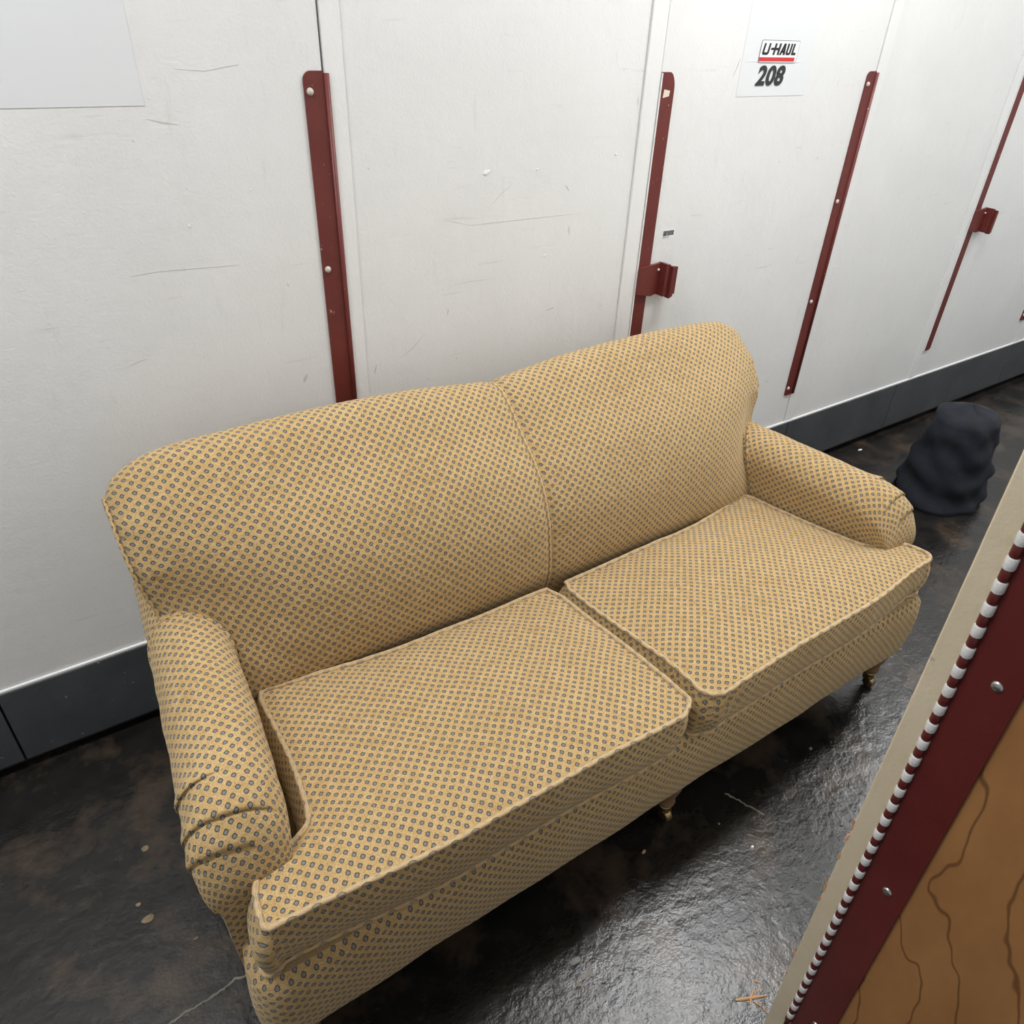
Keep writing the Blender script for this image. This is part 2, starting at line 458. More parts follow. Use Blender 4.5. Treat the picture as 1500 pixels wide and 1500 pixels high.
def latch_strip(door, x0, x1):
    s = prism('latch_guard', strip_outline(x0, x1, 0.40, 1.540, 0.026, 'R'), -0.005, 0.0, M['red'], door)
    box('guard_lip', x0 - 0.003, x0 + 0.001, -0.007, 0.0, 0.402, 1.538, M['jamb'], s, 0.001)
    # hasp: wrapping plate, raised hook and folded tongue
    hx = x0
    h = prism('hasp_plate', [(hx + 0.001, 1.028), (hx + 0.092, 1.036), (hx + 0.092, 0.944), (hx + 0.060, 0.936), (hx + 0.001, 0.948)], -0.014, -0.005, M['red'], s)
    prism('hasp_edge', [(hx + 0.086, 1.037), (hx + 0.104, 1.034), (hx + 0.104, 0.940), (hx + 0.086, 0.938)], -0.040, -0.005, M['red'], h)
    prism('hasp_hook', [(hx + 0.104, 1.030), (hx + 0.118, 1.026), (hx + 0.118, 0.938), (hx + 0.104, 0.932)], -0.050, -0.030, M['red'], h)
    prism('hasp_tongue', [(hx + 0.118, 1.026), (hx + 0.142, 1.022), (hx + 0.142, 0.938), (hx + 0.118, 0.938)], -0.034, -0.026, M['red'], h)
    rivet_mesh(hx + 0.078, 1.016, h, 0.004, -0.014)
    return s
ls2 = latch_strip(door2, 1.6035, 1.6535)
latch_strip(door3, 3.515, 3.565)
prism('tape_scrap', [(1.6165, 1.500), (1.6380, 1.4965), (1.6360, 1.4835), (1.6140, 1.4795)], -0.0056, -0.005, M['tape'], ls2)

# wall on the camera's side of the corridor
JX = 0.70
wf = box('wall_front', JX + 0.07, 6.5, -1.497, -1.470, 0.0, 2.45, M['white']); tag(wf, kind='structure')
wl = box('wall_front_far', -3.0, -0.62, -1.497, -1.470, 0.0, 2.45, M['white']); tag(wl, kind='structure')
wl.name = 'wall_corridor'

# ------------------------------------------------------------------ signs
def text_mesh(name, body, x0, x1, z0, z1, y, mat, parent, shear=0.25, offset=0.0, depth=0.0004, track=1.0):
    cu = bpy.data.curves.new('t', 'FONT'); cu.body = body; cu.size = 1.0; cu.offset = offset
    cu.space_character = track; cu.resolution_u = 6; cu.fill_mode = 'BOTH'
    to = bpy.data.objects.new('t', cu); C.objects.link(to)
    dg = bpy.context.evaluated_depsgraph_get()
    me0 = bpy.data.meshes.new_from_object(to.evaluated_get(dg))
    bpy.data.objects.remove(to, do_unlink=True)
    xs = [v.co.x for v in me0.vertices]; ys = [v.co.y for v in me0.vertices]
    ax, bx, ay, by = min(xs), max(xs), min(ys), max(ys)
    H = z1 - z0; W = x1 - x0 - shear * H
    V = []
    for v in me0.vertices:
        fz = (v.co.y - ay) / (by - ay); fx = (v.co.x - ax) / (bx - ax)
        V.append((x0 + fx * W + shear * fz * H, y, z0 + fz * H))
    F = [list(p.vertices) for p in me0.polygons]
    o = mobj(name, V, F, M[mat], parent, smooth=False)
    md = o.modifiers.new('s', 'SOLIDIFY'); md.thickness = depth; md.offset = 0
    return o

sg = empty('unit_sign', (2.06, 0.0, 1.477))
tag(sg, 'bluish paper sheet with logo sticker and number 208 on white door', 'sign')
box('paper_sheet', 1.907, 2.214, -0.0008, -0.0001, 1.478, 1.92, M['paper'], sg)
box('paper_fold', 1.930, 2.160, -0.0014, -0.0008, 1.5655, 1.5672, M['sticker'], sg)
def rrect(x0, x1, z0, z1, r, sh=0.0):
    p = []
    for cx, cz, a0 in ((x1 - r, z1 - r, 0), (x0 + r, z1 - r, 90), (x0 + r, z0 + r, 180), (x1 - r, z0 + r, 270)):
        for k in range(6):
            a = math.radians(a0 + 90 * k / 5); z = cz + r * math.sin(a)
            p.append((cx + r * math.cos(a) + sh * (z - z0), z))
    return p
LX0, LX1, LZ0, LZ1 = 1.972, 2.139, 1.563, 1.6185
st = prism('logo_border', rrect(LX0, LX1, LZ0, LZ1, 0.006, 0.06), -0.0020, -0.0014, M['black_ink'], sg)
prism('logo_field', rrect(LX0 + 0.0014, LX1 - 0.0014, LZ0 + 0.001, LZ1 - 0.0012, 0.005, 0.06), -0.0024, -0.0020, M['sticker'], st)
prism('red_bar', [(LX0 + 0.002, LZ0 + 0.0035), (LX1 - 0.010, LZ0 + 0.0035), (LX1 - 0.009, LZ0 + 0.0135), (LX0 + 0.002, LZ0 + 0.0135)], -0.0028, -0.0024, M['red_ink'], st)
# block lettering of the logo, italic: strokes on a sheared grid
def strokes(name, polys, x0, z0, W, H, sh, y, mat, parent):
    V, F = [], []
    for poly in polys:
        b0 = len(V); n = len(poly)
        for yy in (y, y + 0.0004):
            for (u, v) in poly: V.append((x0 + u * W + sh * v * H, yy, z0 + v * H))
        F.append([b0 + i for i in range(n)]); F.append([b0 + n + i for i in range(n - 1, -1, -1)])
        for i in range(n): F.append([b0 + i, b0 + n + i, b0 + n + (i + 1) % n, b0 + (i + 1) % n])
    return fixn(mobj(name, V, F, M[mat], parent, smooth=False))
def rect(a, b, c, d): return [(a, c), (b, c), (b, d), (a, d)]
U1 = [(0.00, 1), (0.00, 0.16), (0.03, 0), (0.17, 0), (0.20, 0.16), (0.20, 1), (0.145, 1), (0.145, 0.24), (0.055, 0.24), (0.055, 1)]
Lp = [U1[:4][::1] and [(0.00, 1), (0.00, 0.14), (0.03, 0.0), (0.055, 0.0), (0.055, 1)],
      rect(0.05, 0.16, 0.0, 0.22), [(0.145, 1), (0.145, 0.0), (0.17, 0.0), (0.20, 0.14), (0.20, 1)],
      rect(0.235, 0.335, 0.42, 0.62),
      rect(0.325, 0.385, 0, 1), rect(0.38, 0.46, 0.40, 0.62), rect(0.455, 0.515, 0, 1),
      [(0.525, 0), (0.60, 1), (0.645, 1), (0.59, 0)], [(0.60, 1), (0.66, 1), (0.705, 0), (0.64, 0)], rect(0.575, 0.66, 0.20, 0.38),
      [(0.715, 1), (0.715, 0.14), (0.745, 0.0), (0.77, 0.0), (0.77, 1)], rect(0.765, 0.82, 0.0, 0.20),
      [(0.815, 1), (0.815, 0.0), (0.84, 0.0), (0.87, 0.14), (0.87, 1)],
      rect(0.895, 0.95, 0, 1), rect(0.945, 1.03, 0, 0.22)]
strokes('logo_lettering', Lp, LX0 + 0.009, LZ0 + 0.0195, 0.143, 0.0285, 0.22, -0.0028, 'black_ink', st)
text_mesh('number_lettering', '208', 1.977, 2.105, 1.5045, 1.5565, -0.0020, 'black_ink', sg, shear=0.20, offset=0.040, track=1.05)

bc = empty('barcode_label', (1.716, 0.0, 1.11))
tag(bc, 'small barcode sticker on white door above red hasp', 'label')
box('label_paper', 1.692, 1.742, -0.0006, -0.0001, 1.104, 1.128, M['sticker'], bc)
bx_ = 1.6945
while bx_ < 1.738:
    wd = random.choice((0.0008, 0.0012, 0.0019)); box('bar', bx_, bx_ + wd, -0.0010, -0.0006, 1.111, 1.1255, M['black_ink'], bc); bx_ += wd + random.choice((0.0008, 0.0012))
text_mesh('label_digits', '10110', 1.695, 1.718, 1.1055, 1.1095, -0.0009, 'black_ink', bc, shear=0)

pn = box('notice_sheet', 0.02, 0.3075, -0.0008, -0.0001, 1.487, 1.92, M['paper'])
tag(pn, 'plain bluish paper sheet stuck on the leftmost white door', 'paper')

# paint dabs and scuffs on the wall and doors
M['scuff'] = plain('grey_scuff', (0.40, 0.38, 0.34), 0.6)
M['scuff_light'] = plain('faint_scuff', (0.60, 0.585, 0.55), 0.55)
M['dab'] = plain('white_paint_dab', (0.84, 0.84, 0.83), 0.35)
def on_wall(px, py, y=0.0):
    d = R @ Vector((px - 750, -(py - 750), -1088.7)); t = (y + 1.6775) / d.y
    return Vector((d.x * t, y, 1.65 + d.z * t))
def wall_owner(x):
    return door1 if x < 0.66 else (door2 if 1.602 < x < 2.556 else backing)
def scuff(pts, wd, mat='scuff', th=0.0005, name='scuff'):
    P = [on_wall(*p) for p in pts]; Q = []
    for a, b in zip(P, P[1:]):
        for k in range(6): Q.append(a.lerp(b, k / 6))
    Q.append(P[-1]); V, F = [], []; m = len(Q)
    for i, p in enumerate(Q):
        t = (Q[min(i+1, m-1)] - Q[max(i-1, 0)]).normalized(); sd = Vector((-t.z, 0, t.x))
        ww = wd * math.sin(math.pi * (i + 0.4) / (m - 0.2)) * (0.6 + 0.7 * abs(noise.noise(p * 90)))
        V += [p + sd * ww + Vector((0, -0.0001, 0)), p + Vector((0, -th, 0)), p - sd * ww + Vector((0, -0.0001, 0))]
    for i in range(m - 1): F += [[i*3, i*3+1, i*3+4, i*3+3], [i*3+1, i*3+2, i*3+5, i*3+4]]
    return fixn(mobj(name, V, F, M[mat], wall_owner(P[0].x)))
for pts, wd, mt in [([(255, 101), (300, 104), (350, 94)], 0.0010, 'scuff_light'), ([(214, 174), (235, 179), (262, 183)], 0.0022, 'scuff_light'),
        ([(828, 271), (834, 280)], 0.0016, 'scuff'), ([(720, 300), (735, 283), (752, 268)], 0.0008, 'scuff_light'),
        ([(655, 462), (657, 452)], 0.0011, 'scuff'), ([(660, 418), (690, 412), (720, 408)], 0.0008, 'scuff_light'),
        ([(548, 548), (552, 534)], 0.0010, 'scuff'), ([(585, 525), (605, 510), (622, 488)], 0.0012, 'scuff_light'),
        ([(1085, 85), (1080, 98), (1074, 112)], 0.0012, 'scuff'), ([(1222, 246), (1232, 244)], 0.0012, 'dab'),
        ([(1105, 393), (1120, 391), (1132, 387)], 0.0009, 'scuff'), 
        ([(833, 330), (834, 345)], 0.003, 'scuff_light'),
        ([(935, 140), (934, 155)], 0.0025, 'scuff_light'), ([(650, 322), (690, 330), (760, 322), (850, 312)], 0.0007, 'scuff_light'),
        ([(190, 405), (230, 398), (290, 393), (350, 388)], 0.0007, 'scuff_light'), ([(190, 535), (215, 525)], 0.0010, 'scuff_light'),
        ([(800, 455), (812, 450)], 0.0011, 'scuff'), ([(1142, 235), (1141, 239)], 0.0012, 'scuff'), ([(1196, 233), (1199, 229)], 0.0012, 'scuff'),
                ([(1120, 560), (1126, 557)], 0.0012, 'scuff'), ([(445, 560), (450, 548)], 0.006, 'scuff_light')]:
    scuff(pts, wd, mt)
for (px, py, r) in [(713, 253, 0.010), (522, 421, 0.008), (505, 205, 0.004), (902, 226, 0.003), (787, 248, 0.003), (798, 374, 0.003), (921, 382, 0.004), (277, 331, 0.003), (367, 278, 0.002), (945, 380, 0.003), (1222, 391, 0.003)]:
    scuff([(px - r * 500, py + r * 200), (px, py), (px + r * 500, py - r * 300)], r, 'dab', 0.0022, 'paint_dab')

# ------------------------------------------------------------------ sofa
XC = 0.940
FAB = M['fabric']
sofa = empty('sofa', (XC, -0.6, 0.0))
tag(sofa, 'tan two-seat sofa with grey diamond dots, rolled arms and double-humped back', 'sofa')
X0 = 0.042; X1 = 2 * XC - X0
prof_c = [(-0.470, 0.30), (-0.512, 0.42), (-0.525, 0.50), (-0.507, 0.633), (-0.452, 0.738), (-0.363, 0.816), (-0.300, 0.868), (-0.262, 0.887),
          (-0.222, 0.886), (-0.192, 0.860), (-0.176, 0.800), (-0.160, 0.60), (-0.140, 0.165)]
dz_tab = [(0, -0.050), (0.025, -0.022), (0.06, 0.002), (0.12, 0.022), (0.25, 0.031), (0.5, 0.035), (0.75, 0.027), (0.9, 0.012), (0.97, 0.004), (1.0, 0.0)]
dy_tab = [(0, 0.125), (0.05, 0.115), (0.10, 0.095), (0.15, 0.066), (0.22, 0.036), (0.35, 0.006), (0.5, -0.008), (0.8, -0.008), (0.95, -0.003), (1.0, 0.003)]
NP = 110
def back_profile(x):
    d = min(x - X0, X1 - x); t = max(0, min(1, d / (XC - X0)))
    dz = interp(dz_tab, t); dy = interp(dy_tab, t)
    pts = []
    for (y, z) in prof_c:
        front = sstep(-0.22, -0.34, y)
        wz = sstep(0.50, 0.90, z)
        pts.append((y + dy * front * (0.15 + 0.85 * sstep(0.42, 0.62, z)) * lerp(1.0, 0.22, sstep(0.66, 0.84, z)), z + dz * wz))
    P = spline(pts, NP)
    groove = 0.007 * math.exp(-((x - XC) / 0.012) ** 2)
    re = 0.030
    ins = 0.0
    if d < re: ins = re - math.sqrt(max(0, re * re - (re - d) ** 2))
    out = []
    for i, p in enumerate(P):
        a = P[max(0, i - 1)]; b = P[min(NP - 1, i + 1)]
        tv = (b - a).normalized(); nrm = Vector((tv.y, -tv.x))   # inward (right of travel)
        out.append(p + nrm * (groove + ins * sstep(0.2, 0.45, p.y)))
    return out
def frange_dense(a, b, n, ends):
    return [lerp(a, b, 0.5 - 0.5 * math.cos(math.pi * i / n)) if ends else lerp(a, b, i / n) for i in range(n + 1)]
xs = []
nx = 300
for i in range(nx + 1): xs.append(lerp(X0, X1, i / nx))
xs += [X0 + 0.030 * (1 - math.cos(math.pi / 2 * k / 10)) for k in range(1, 10)]
xs += [X1 - 0.030 * (1 - math.cos(math.pi / 2 * k / 10)) for k in range(1, 10)]
xs += [XC + dx for dx in (-0.016, -0.012, -0.009, -0.003, 0.003, 0.009, 0.012, 0.016)]
xs = sorted(set(round(x, 5) for x in xs))
def wob(p, amp, f):   # soft upholstery unevenness
    return amp * noise.noise(Vector(p) * f)
V, F, U = [], [], []
PLB = [(0.052, 0.722, 0.10), (0.052, 0.800, 0.085)]   # pleats at the ends (start x offset, z, length)
for x in xs:
    P = back_profile(x); L = 0; prev = None
    for p in P:
        if prev is not None: L += (p - prev).length
        prev = p
        e_ = 0.030 * sstep(0.74, 0.56, p.y) - 0.006 * sstep(0.70, 0.80, p.y)
        dd0 = min(x - X0, X1 - x)
        q = Vector((x + (e_ if x < XC else -e_) * sstep(0.30, 0.0, dd0), p.x, p.y))
        a_ = wob((x, p.x, p.y), 0.006, 5.0) + wob((x, p.x, p.y), 0.0018, 24.0)
        dend = min(x - X0, X1 - x)
        fr = sstep(0.95, 0.55, (p.x + 0.55) / 0.4)
        for (_, pz, pl) in PLB:
            dd = p.y - pz
            tp = sstep(pl, pl * 0.4, dend) * fr
            if tp > 0:
                if 0 <= dd < 0.035: a_ += 0.005 * (1 - dd / 0.035) * tp
                elif -0.006 < dd < 0: a_ -= 0.004 * tp
        q.y -= a_ * 0.8; q.z += a_ * 0.5
        V.append(q); U.append((x - XC + 0.0053, L))
nX = len(xs)
for i in range(nX - 1):
    for j in range(NP - 1):
        F.append([i*NP+j, i*NP+j+1, (i+1)*NP+j+1, (i+1)*NP+j])
F.append(list(range(NP))); F.append([(nX-1)*NP + j for j in range(NP - 1, -1, -1)])
back = fixn(mobj('back', V, F, FAB, sofa, U))
# seams / welts of the back
jm = min(range(nX), key=lambda i: abs(xs[i] - XC))
tube('centre_seam', [V[jm*NP+j] + Vector((0, -0.0015, 0.001)) for j in range(6, 66)], 0.0036, M['piping'], back)
for e, sgn in ((4, 1), (nX - 5, -1)):
    tube('end_welt', [V[e*NP+j] + Vector((-0.002 * sgn, -0.003, 0.001)) for j in range(8, 80)], 0.0042, FAB, back)
def back_front_y(x, z):
    P = back_profile(x); best = None
    for a, b in zip(P[:70], P[1:70]):
        if (a.y - z) * (b.y - z) <= 0 and abs(b.y - a.y) > 1e-6:
            return a.x + (b.x - a.x) * (z - a.y) / (b.y - a.y)
    return P[35].x

# arms -----------------------------------------------------------
AY0, AY1 = -0.16, -0.932
def arm_c(y):
    return interp([(-0.94, 0.053), (-0.83, 0.064), (-0.70, 0.079), (-0.50, 0.096), (-0.30, 0.114), (-0.10, 0.128)], y), 0.079
NA = 96
def arm_profile(y, zoff=0.0):
    cx, hw = arm_c(y); zc = 0.562; rz = 0.074
    fr_ = sstep(-0.80, -0.90, y)
    xp = cx - hw + 0.030
    pts = [(xp, 0.165), (xp, 0.30), (xp - 0.001 - 0.007 * fr_, 0.42), (cx - hw + lerp(0.022, 0.010, fr_), 0.492)]
    for a in (208, 188, 165, 140, 115, 90, 65, 40, 15, -8): 
        r = math.radians(a); pts.append((cx + hw * math.cos(r), zc + rz * math.sin(r)))
    pts += [(cx + hw - 0.008, 0.49), (cx + hw - 0.012, 0.42), (cx + hw - 0.012, 0.33)]
    return spline(pts, NA), cx
ys = []
y = AY0
while y > -0.745: ys.append(y); y -= 0.012
while y > AY1 + 0.05: ys.append(y); y -= 0.0025
for k in range(36): ys.append(AY1 + 0.05 * (1 - math.sin(math.pi / 2 * k / 35)) )
ys = sorted(set(round(v, 5) for v in ys), reverse=True)
# pleats: y position on the roll and (first, last) profile fraction
PLA = [(-0.795, -0.812, 0.46, 0.60), (-0.856, -0.888, 0.45, 0.69), (-0.888, -0.918, 0.45, 0.64)]
def build_arm(mirror):
    V, F, U = [], [], []; Ls = 0; topprev = None
    for yi, y in enumerate(ys):
        P, cx = arm_profile(y)
        d = y - AY1; r = 0.15
        kz = math.sqrt(max(0.0, 1 - ((r - d) / r) ** 2.4)) if d < r else 1.0
        kx = math.sqrt(max(0.0, 1 - ((0.055 - d) / 0.055) ** 2)) if d < 0.055 else 1.0
        Q = []
        for p in P:
            zz_ = p.y if p.y < 0.46 else 0.46 + (p.y - 0.46) * (0.10 + 0.90 * kz)
            fx = 1 - (1 - kx) * (0.08 + 0.14 * sstep(0.40, 0.52, p.y))
            Q.append(Vector((cx + (p.x - cx) * fx, zz_)))
        if topprev is not None: Ls += math.hypot(y - topprev[0], Q[63].y - topprev[1])
        topprev = (y, Q[63].y)
        L = 0; prev = None
        for j, p in enumerate(Q):
            if prev is not None: L += (P[j] - P[j-1]).length
            prev = p
            a = Q[max(0, j-1)]; b = Q[min(NA-1, j+1)]; tv = (b - a)
            tv = tv.normalized() if tv.length > 1e-7 else Vector((0, 1))
            nr = Vector((-tv.y, tv.x))
            fr = j / (NA - 1)
            dsp = wob((p.x + (3 if mirror else 0), y, p.y), 0.004, 9) + wob((p.x, y, p.y), 0.0014, 30)
            for (ya, yb, fa, fb) in PLA:
                if fa - 0.06 < fr < fb + 0.08:
                    yp = lerp(ya, yb, (fr - fa) / (fb - fa)); dd = yp - y
                    tp = sstep(fb + 0.07, fb - 0.05, fr) * sstep(fa - 0.06, fa, fr)
                    if -0.045 < dd <= 0: dsp += 0.0022 * (1 + dd / 0.045) * tp
                    elif 0 < dd < 0.004: dsp -= 0.002 * tp
            p2 = p + nr * dsp
            x = p2.x if not mirror else 2 * XC - p2.x
            V.append(Vector((x, y, p2.y))); U.append((L - 0.4, -Ls))
    n = len(ys)
    for i in range(n - 1):
        for j in range(NA - 1):
            f = [i*NA+j, i*NA+j+1, (i+1)*NA+j+1, (i+1)*NA+j]
            F.append(f)
    F.append(list(range(NA)))
    c0 = len(V)          # front cap with its own flat texture coordinates
    for j in range(NA):
        v = V[(n-1)*NA + j].copy(); V.append(v); U.append((v.x, v.z))
    F.append([c0 + j for j in range(NA)])
    ao = fixn(mobj('arm', V, F, FAB, sofa, U))
    # pleat folds: flaps of cloth lifted off the roll along their front edge
    def samp(y, fr):
        i = 0
        while i < n - 2 and ys[i+1] > y: i += 1
        ty = max(0, min(1, (ys[i] - y) / max(1e-6, ys[i] - ys[i+1]))); j = min(NA - 2, int(fr * (NA - 1))); tj = fr * (NA - 1) - j
        def g(A):
            a = A[i*NA+j] * (1-tj) + A[i*NA+j+1] * tj; b = A[(i+1)*NA+j] * (1-tj) + A[(i+1)*NA+j+1] * tj
            return a * (1-ty) + b * ty
        return g(V), g([Vector(q) for q in ()] or UV)
    UV = [Vector(q) for q in U]
    for (ya, yb, fa, fb) in PLA:
        PV, PF, PU = [], [], []; NS, NK = 28, 6
        for a in range(NS + 1):
            t = a / NS; fr = lerp(fa - 0.03, fb, t); yp = lerp(ya, yb, (fr - fa) / (fb - fa))
            tp = sstep(1.0, 0.55, t) * (0.25 + 0.75 * sstep(0, 0.30, t))
            for k in range(NK + 1):
                y = yp + 0.030 * (1 - k / NK)
                c, uvc = samp(y, fr); c1, _ = samp(y, fr + 0.01); c2, _ = samp(y - 0.004, fr)
                nn = (c1 - c).cross(c2 - c)
                nn = nn.normalized() if nn.length > 1e-9 else Vector((0, 0, 1))
                if nn.dot(c - Vector((arm_c(y)[0] if not mirror else 2 * XC - arm_c(y)[0], y, 0.53))) < 0: nn = -nn
                PV.append(c + nn * (-0.0006 + 0.0046 * tp * (k / NK) ** 1.4)); PU.append((uvc.x, uvc.y))
        for a in range(NS):
            for k in range(NK): PF.append([a*(NK+1)+k, a*(NK+1)+k+1, (a+1)*(NK+1)+k+1, (a+1)*(NK+1)+k])
        po = mobj('pleat_fold', PV, PF, FAB, ao, PU)
        sm = po.modifiers.new('s', 'SOLIDIFY'); sm.thickness = 0.0010; sm.offset = 0
    return ao, V
armL, VL = build_arm(False)
armR, VR = build_arm(True)
tag(armL, 'rolled arm with pleated front at the left end'); tag(armR, 'rolled arm at the right end')
# welt where each arm meets the back
for mirror, par in ((False, armL), (True, armR)):
    pts = []
    for j in range(30, 88, 2):
        best = None
        for i, y in enumerate(ys):
            v = (VR if mirror else VL)[i*NA+j]
            xx = min(max(v.x, X0 + 0.012), X1 - 0.012)
            fy = back_front_y(xx, v.z)
            if v.y <= fy: best = (v.x, fy - 0.003, v.z); break
        if best: pts.append(best)
    if len(pts) > 3: tube('arm_welt', pts, 0.0038, FAB, par)

# base: front rail and seat deck ---------------------------------
def base_loop(x0, x1, y0, y1, r, n=9):
    p = []
    for cx, cy, a0 in ((x0 + r, y0 + r, 180), (x1 - r, y0 + r, 270), (x1 - r, y1 - r, 0), (x0 + r, y1 - r, 90)):
        for k in range(n):
            a = math.radians(a0 + 90 * k / (n - 1)); p.append((cx + r * math.cos(a), cy + r * math.sin(a)))
    out = []
    for i in range(len(p)):
        a = Vector(p[i]); b = Vector(p[(i + 1) % len(p)]); m = max(1, int((b - a).length / 0.02))
        for k in range(m): out.append(a.lerp(b, k / m))
    return out
BX0, BX1, BYF = 0.010, 2 * XC - 0.010, -1.030
lp = base_loop(BX0, BX1, BYF, -0.15, 0.045)
for p in lp:
    sk = max(0.0, (p.y + 0.95) / 0.75 * 0.066) + 0.006 * sstep(-0.97, -0.90, p.y)
    p.x += sk if p.x < XC - 0.5 else (-sk if p.x > XC + 0.5 else 0)
zs = [0.165, 0.168, 0.175, 0.20, 0.23, 0.26, 0.29, 0.32, 0.345, 0.358, 0.362]
V, F, U = [], [], []
n = len(lp)
arc = [0]
for i in range(n): arc.append(arc[-1] + (lp[(i+1) % n] - lp[i]).length)
cen = Vector((XC, -0.6))
for z in zs:
    tz = (z - 0.165) / 0.197
    off = 0.010 * math.sin(math.pi * tz) - 0.006 * (1 - sstep(0, 0.05, tz)) - 0.012 * sstep(0.93, 1.0, tz)
    for i in range(n + 1):
        p = lp[i % n]; a = lp[(i-1) % n]; b = lp[(i+1) % n]; t = (b - a).normalized(); nr = Vector((t.y, -t.x))
        q = p + nr * (off + wob((p.x, p.y, z), 0.004, 8))
        V.append((q.x, q.y, z)); U.append((arc[i] + 0.004, z))
for k in range(len(zs) - 1):
    for i in range(n): F.append([k*(n+1)+i, k*(n+1)+i+1, (k+1)*(n+1)+i+1, (k+1)*(n+1)+i])
F.append([(len(zs)-1)*(n+1)+i for i in range(n)])
base = mobj('base_rail', V, F, FAB, sofa, U)
box('dust_cover', 0.03, 2*XC - 0.03, -1.01, -0.16, 0.166, 0.170, M['dust'], sofa)

# legs -----------------------------------------------------------
def leg(cx, cy, caster=True, h=0.168):
    prof = [(0.012, 0.040), (0.015, 0.046), (0.0165, 0.058), (0.0215, 0.064), (0.0225, 0.070), (0.019, 0.076), (0.021, 0.088), (0.0265, 0.112),
            (0.0305, 0.128), (0.0315, 0.136), (0.027, 0.142), (0.031, 0.148), (0.031, h)]
    l = lathe('leg', prof, cx, cy, M['leg'], sofa)
    if caster:
        lathe('caster_cup', [(0.0125, 0.026), (0.0155, 0.028), (0.0165, 0.050), (0.018, 0.054), (0.0145, 0.056)], cx, cy, M['brass'], l)
        V, F = [], []; nn = 18
        for xx, rr in ((-0.009, 0.010), (-0.009, 0.0150), (-0.006, 0.0165), (0.006, 0.0165), (0.009, 0.0150), (0.009, 0.010)):
            for k in range(nn):
                a = 2 * math.pi * k / nn; V.append((cx + xx, cy - 0.008 + rr * math.cos(a), 0.0167 + rr * math.sin(a)))
        for i in range(5):
            for k in range(nn): F.append([i*nn+k, i*nn+(k+1) % nn, (i+1)*nn+(k+1) % nn, (i+1)*nn+k])
        F.append(list(range(nn))); F.append([5*nn+k for k in range(nn)])
        fixn(mobj('caster_wheel', V, F, M['brass'], l))
        for sx in (-1, 1):
            x = cx + sx * 0.0115
            box('caster_fork', x - 0.0012, x + 0.0012, cy - 0.014, cy + 0.006, 0.012, 0.036, M['brass'], l)
    return l
for cx in (0.075, 1.825): leg(cx, -0.985)
l = leg(0.985, -0.985)
for cx in (0.10, 1.78): leg(cx, -0.20)

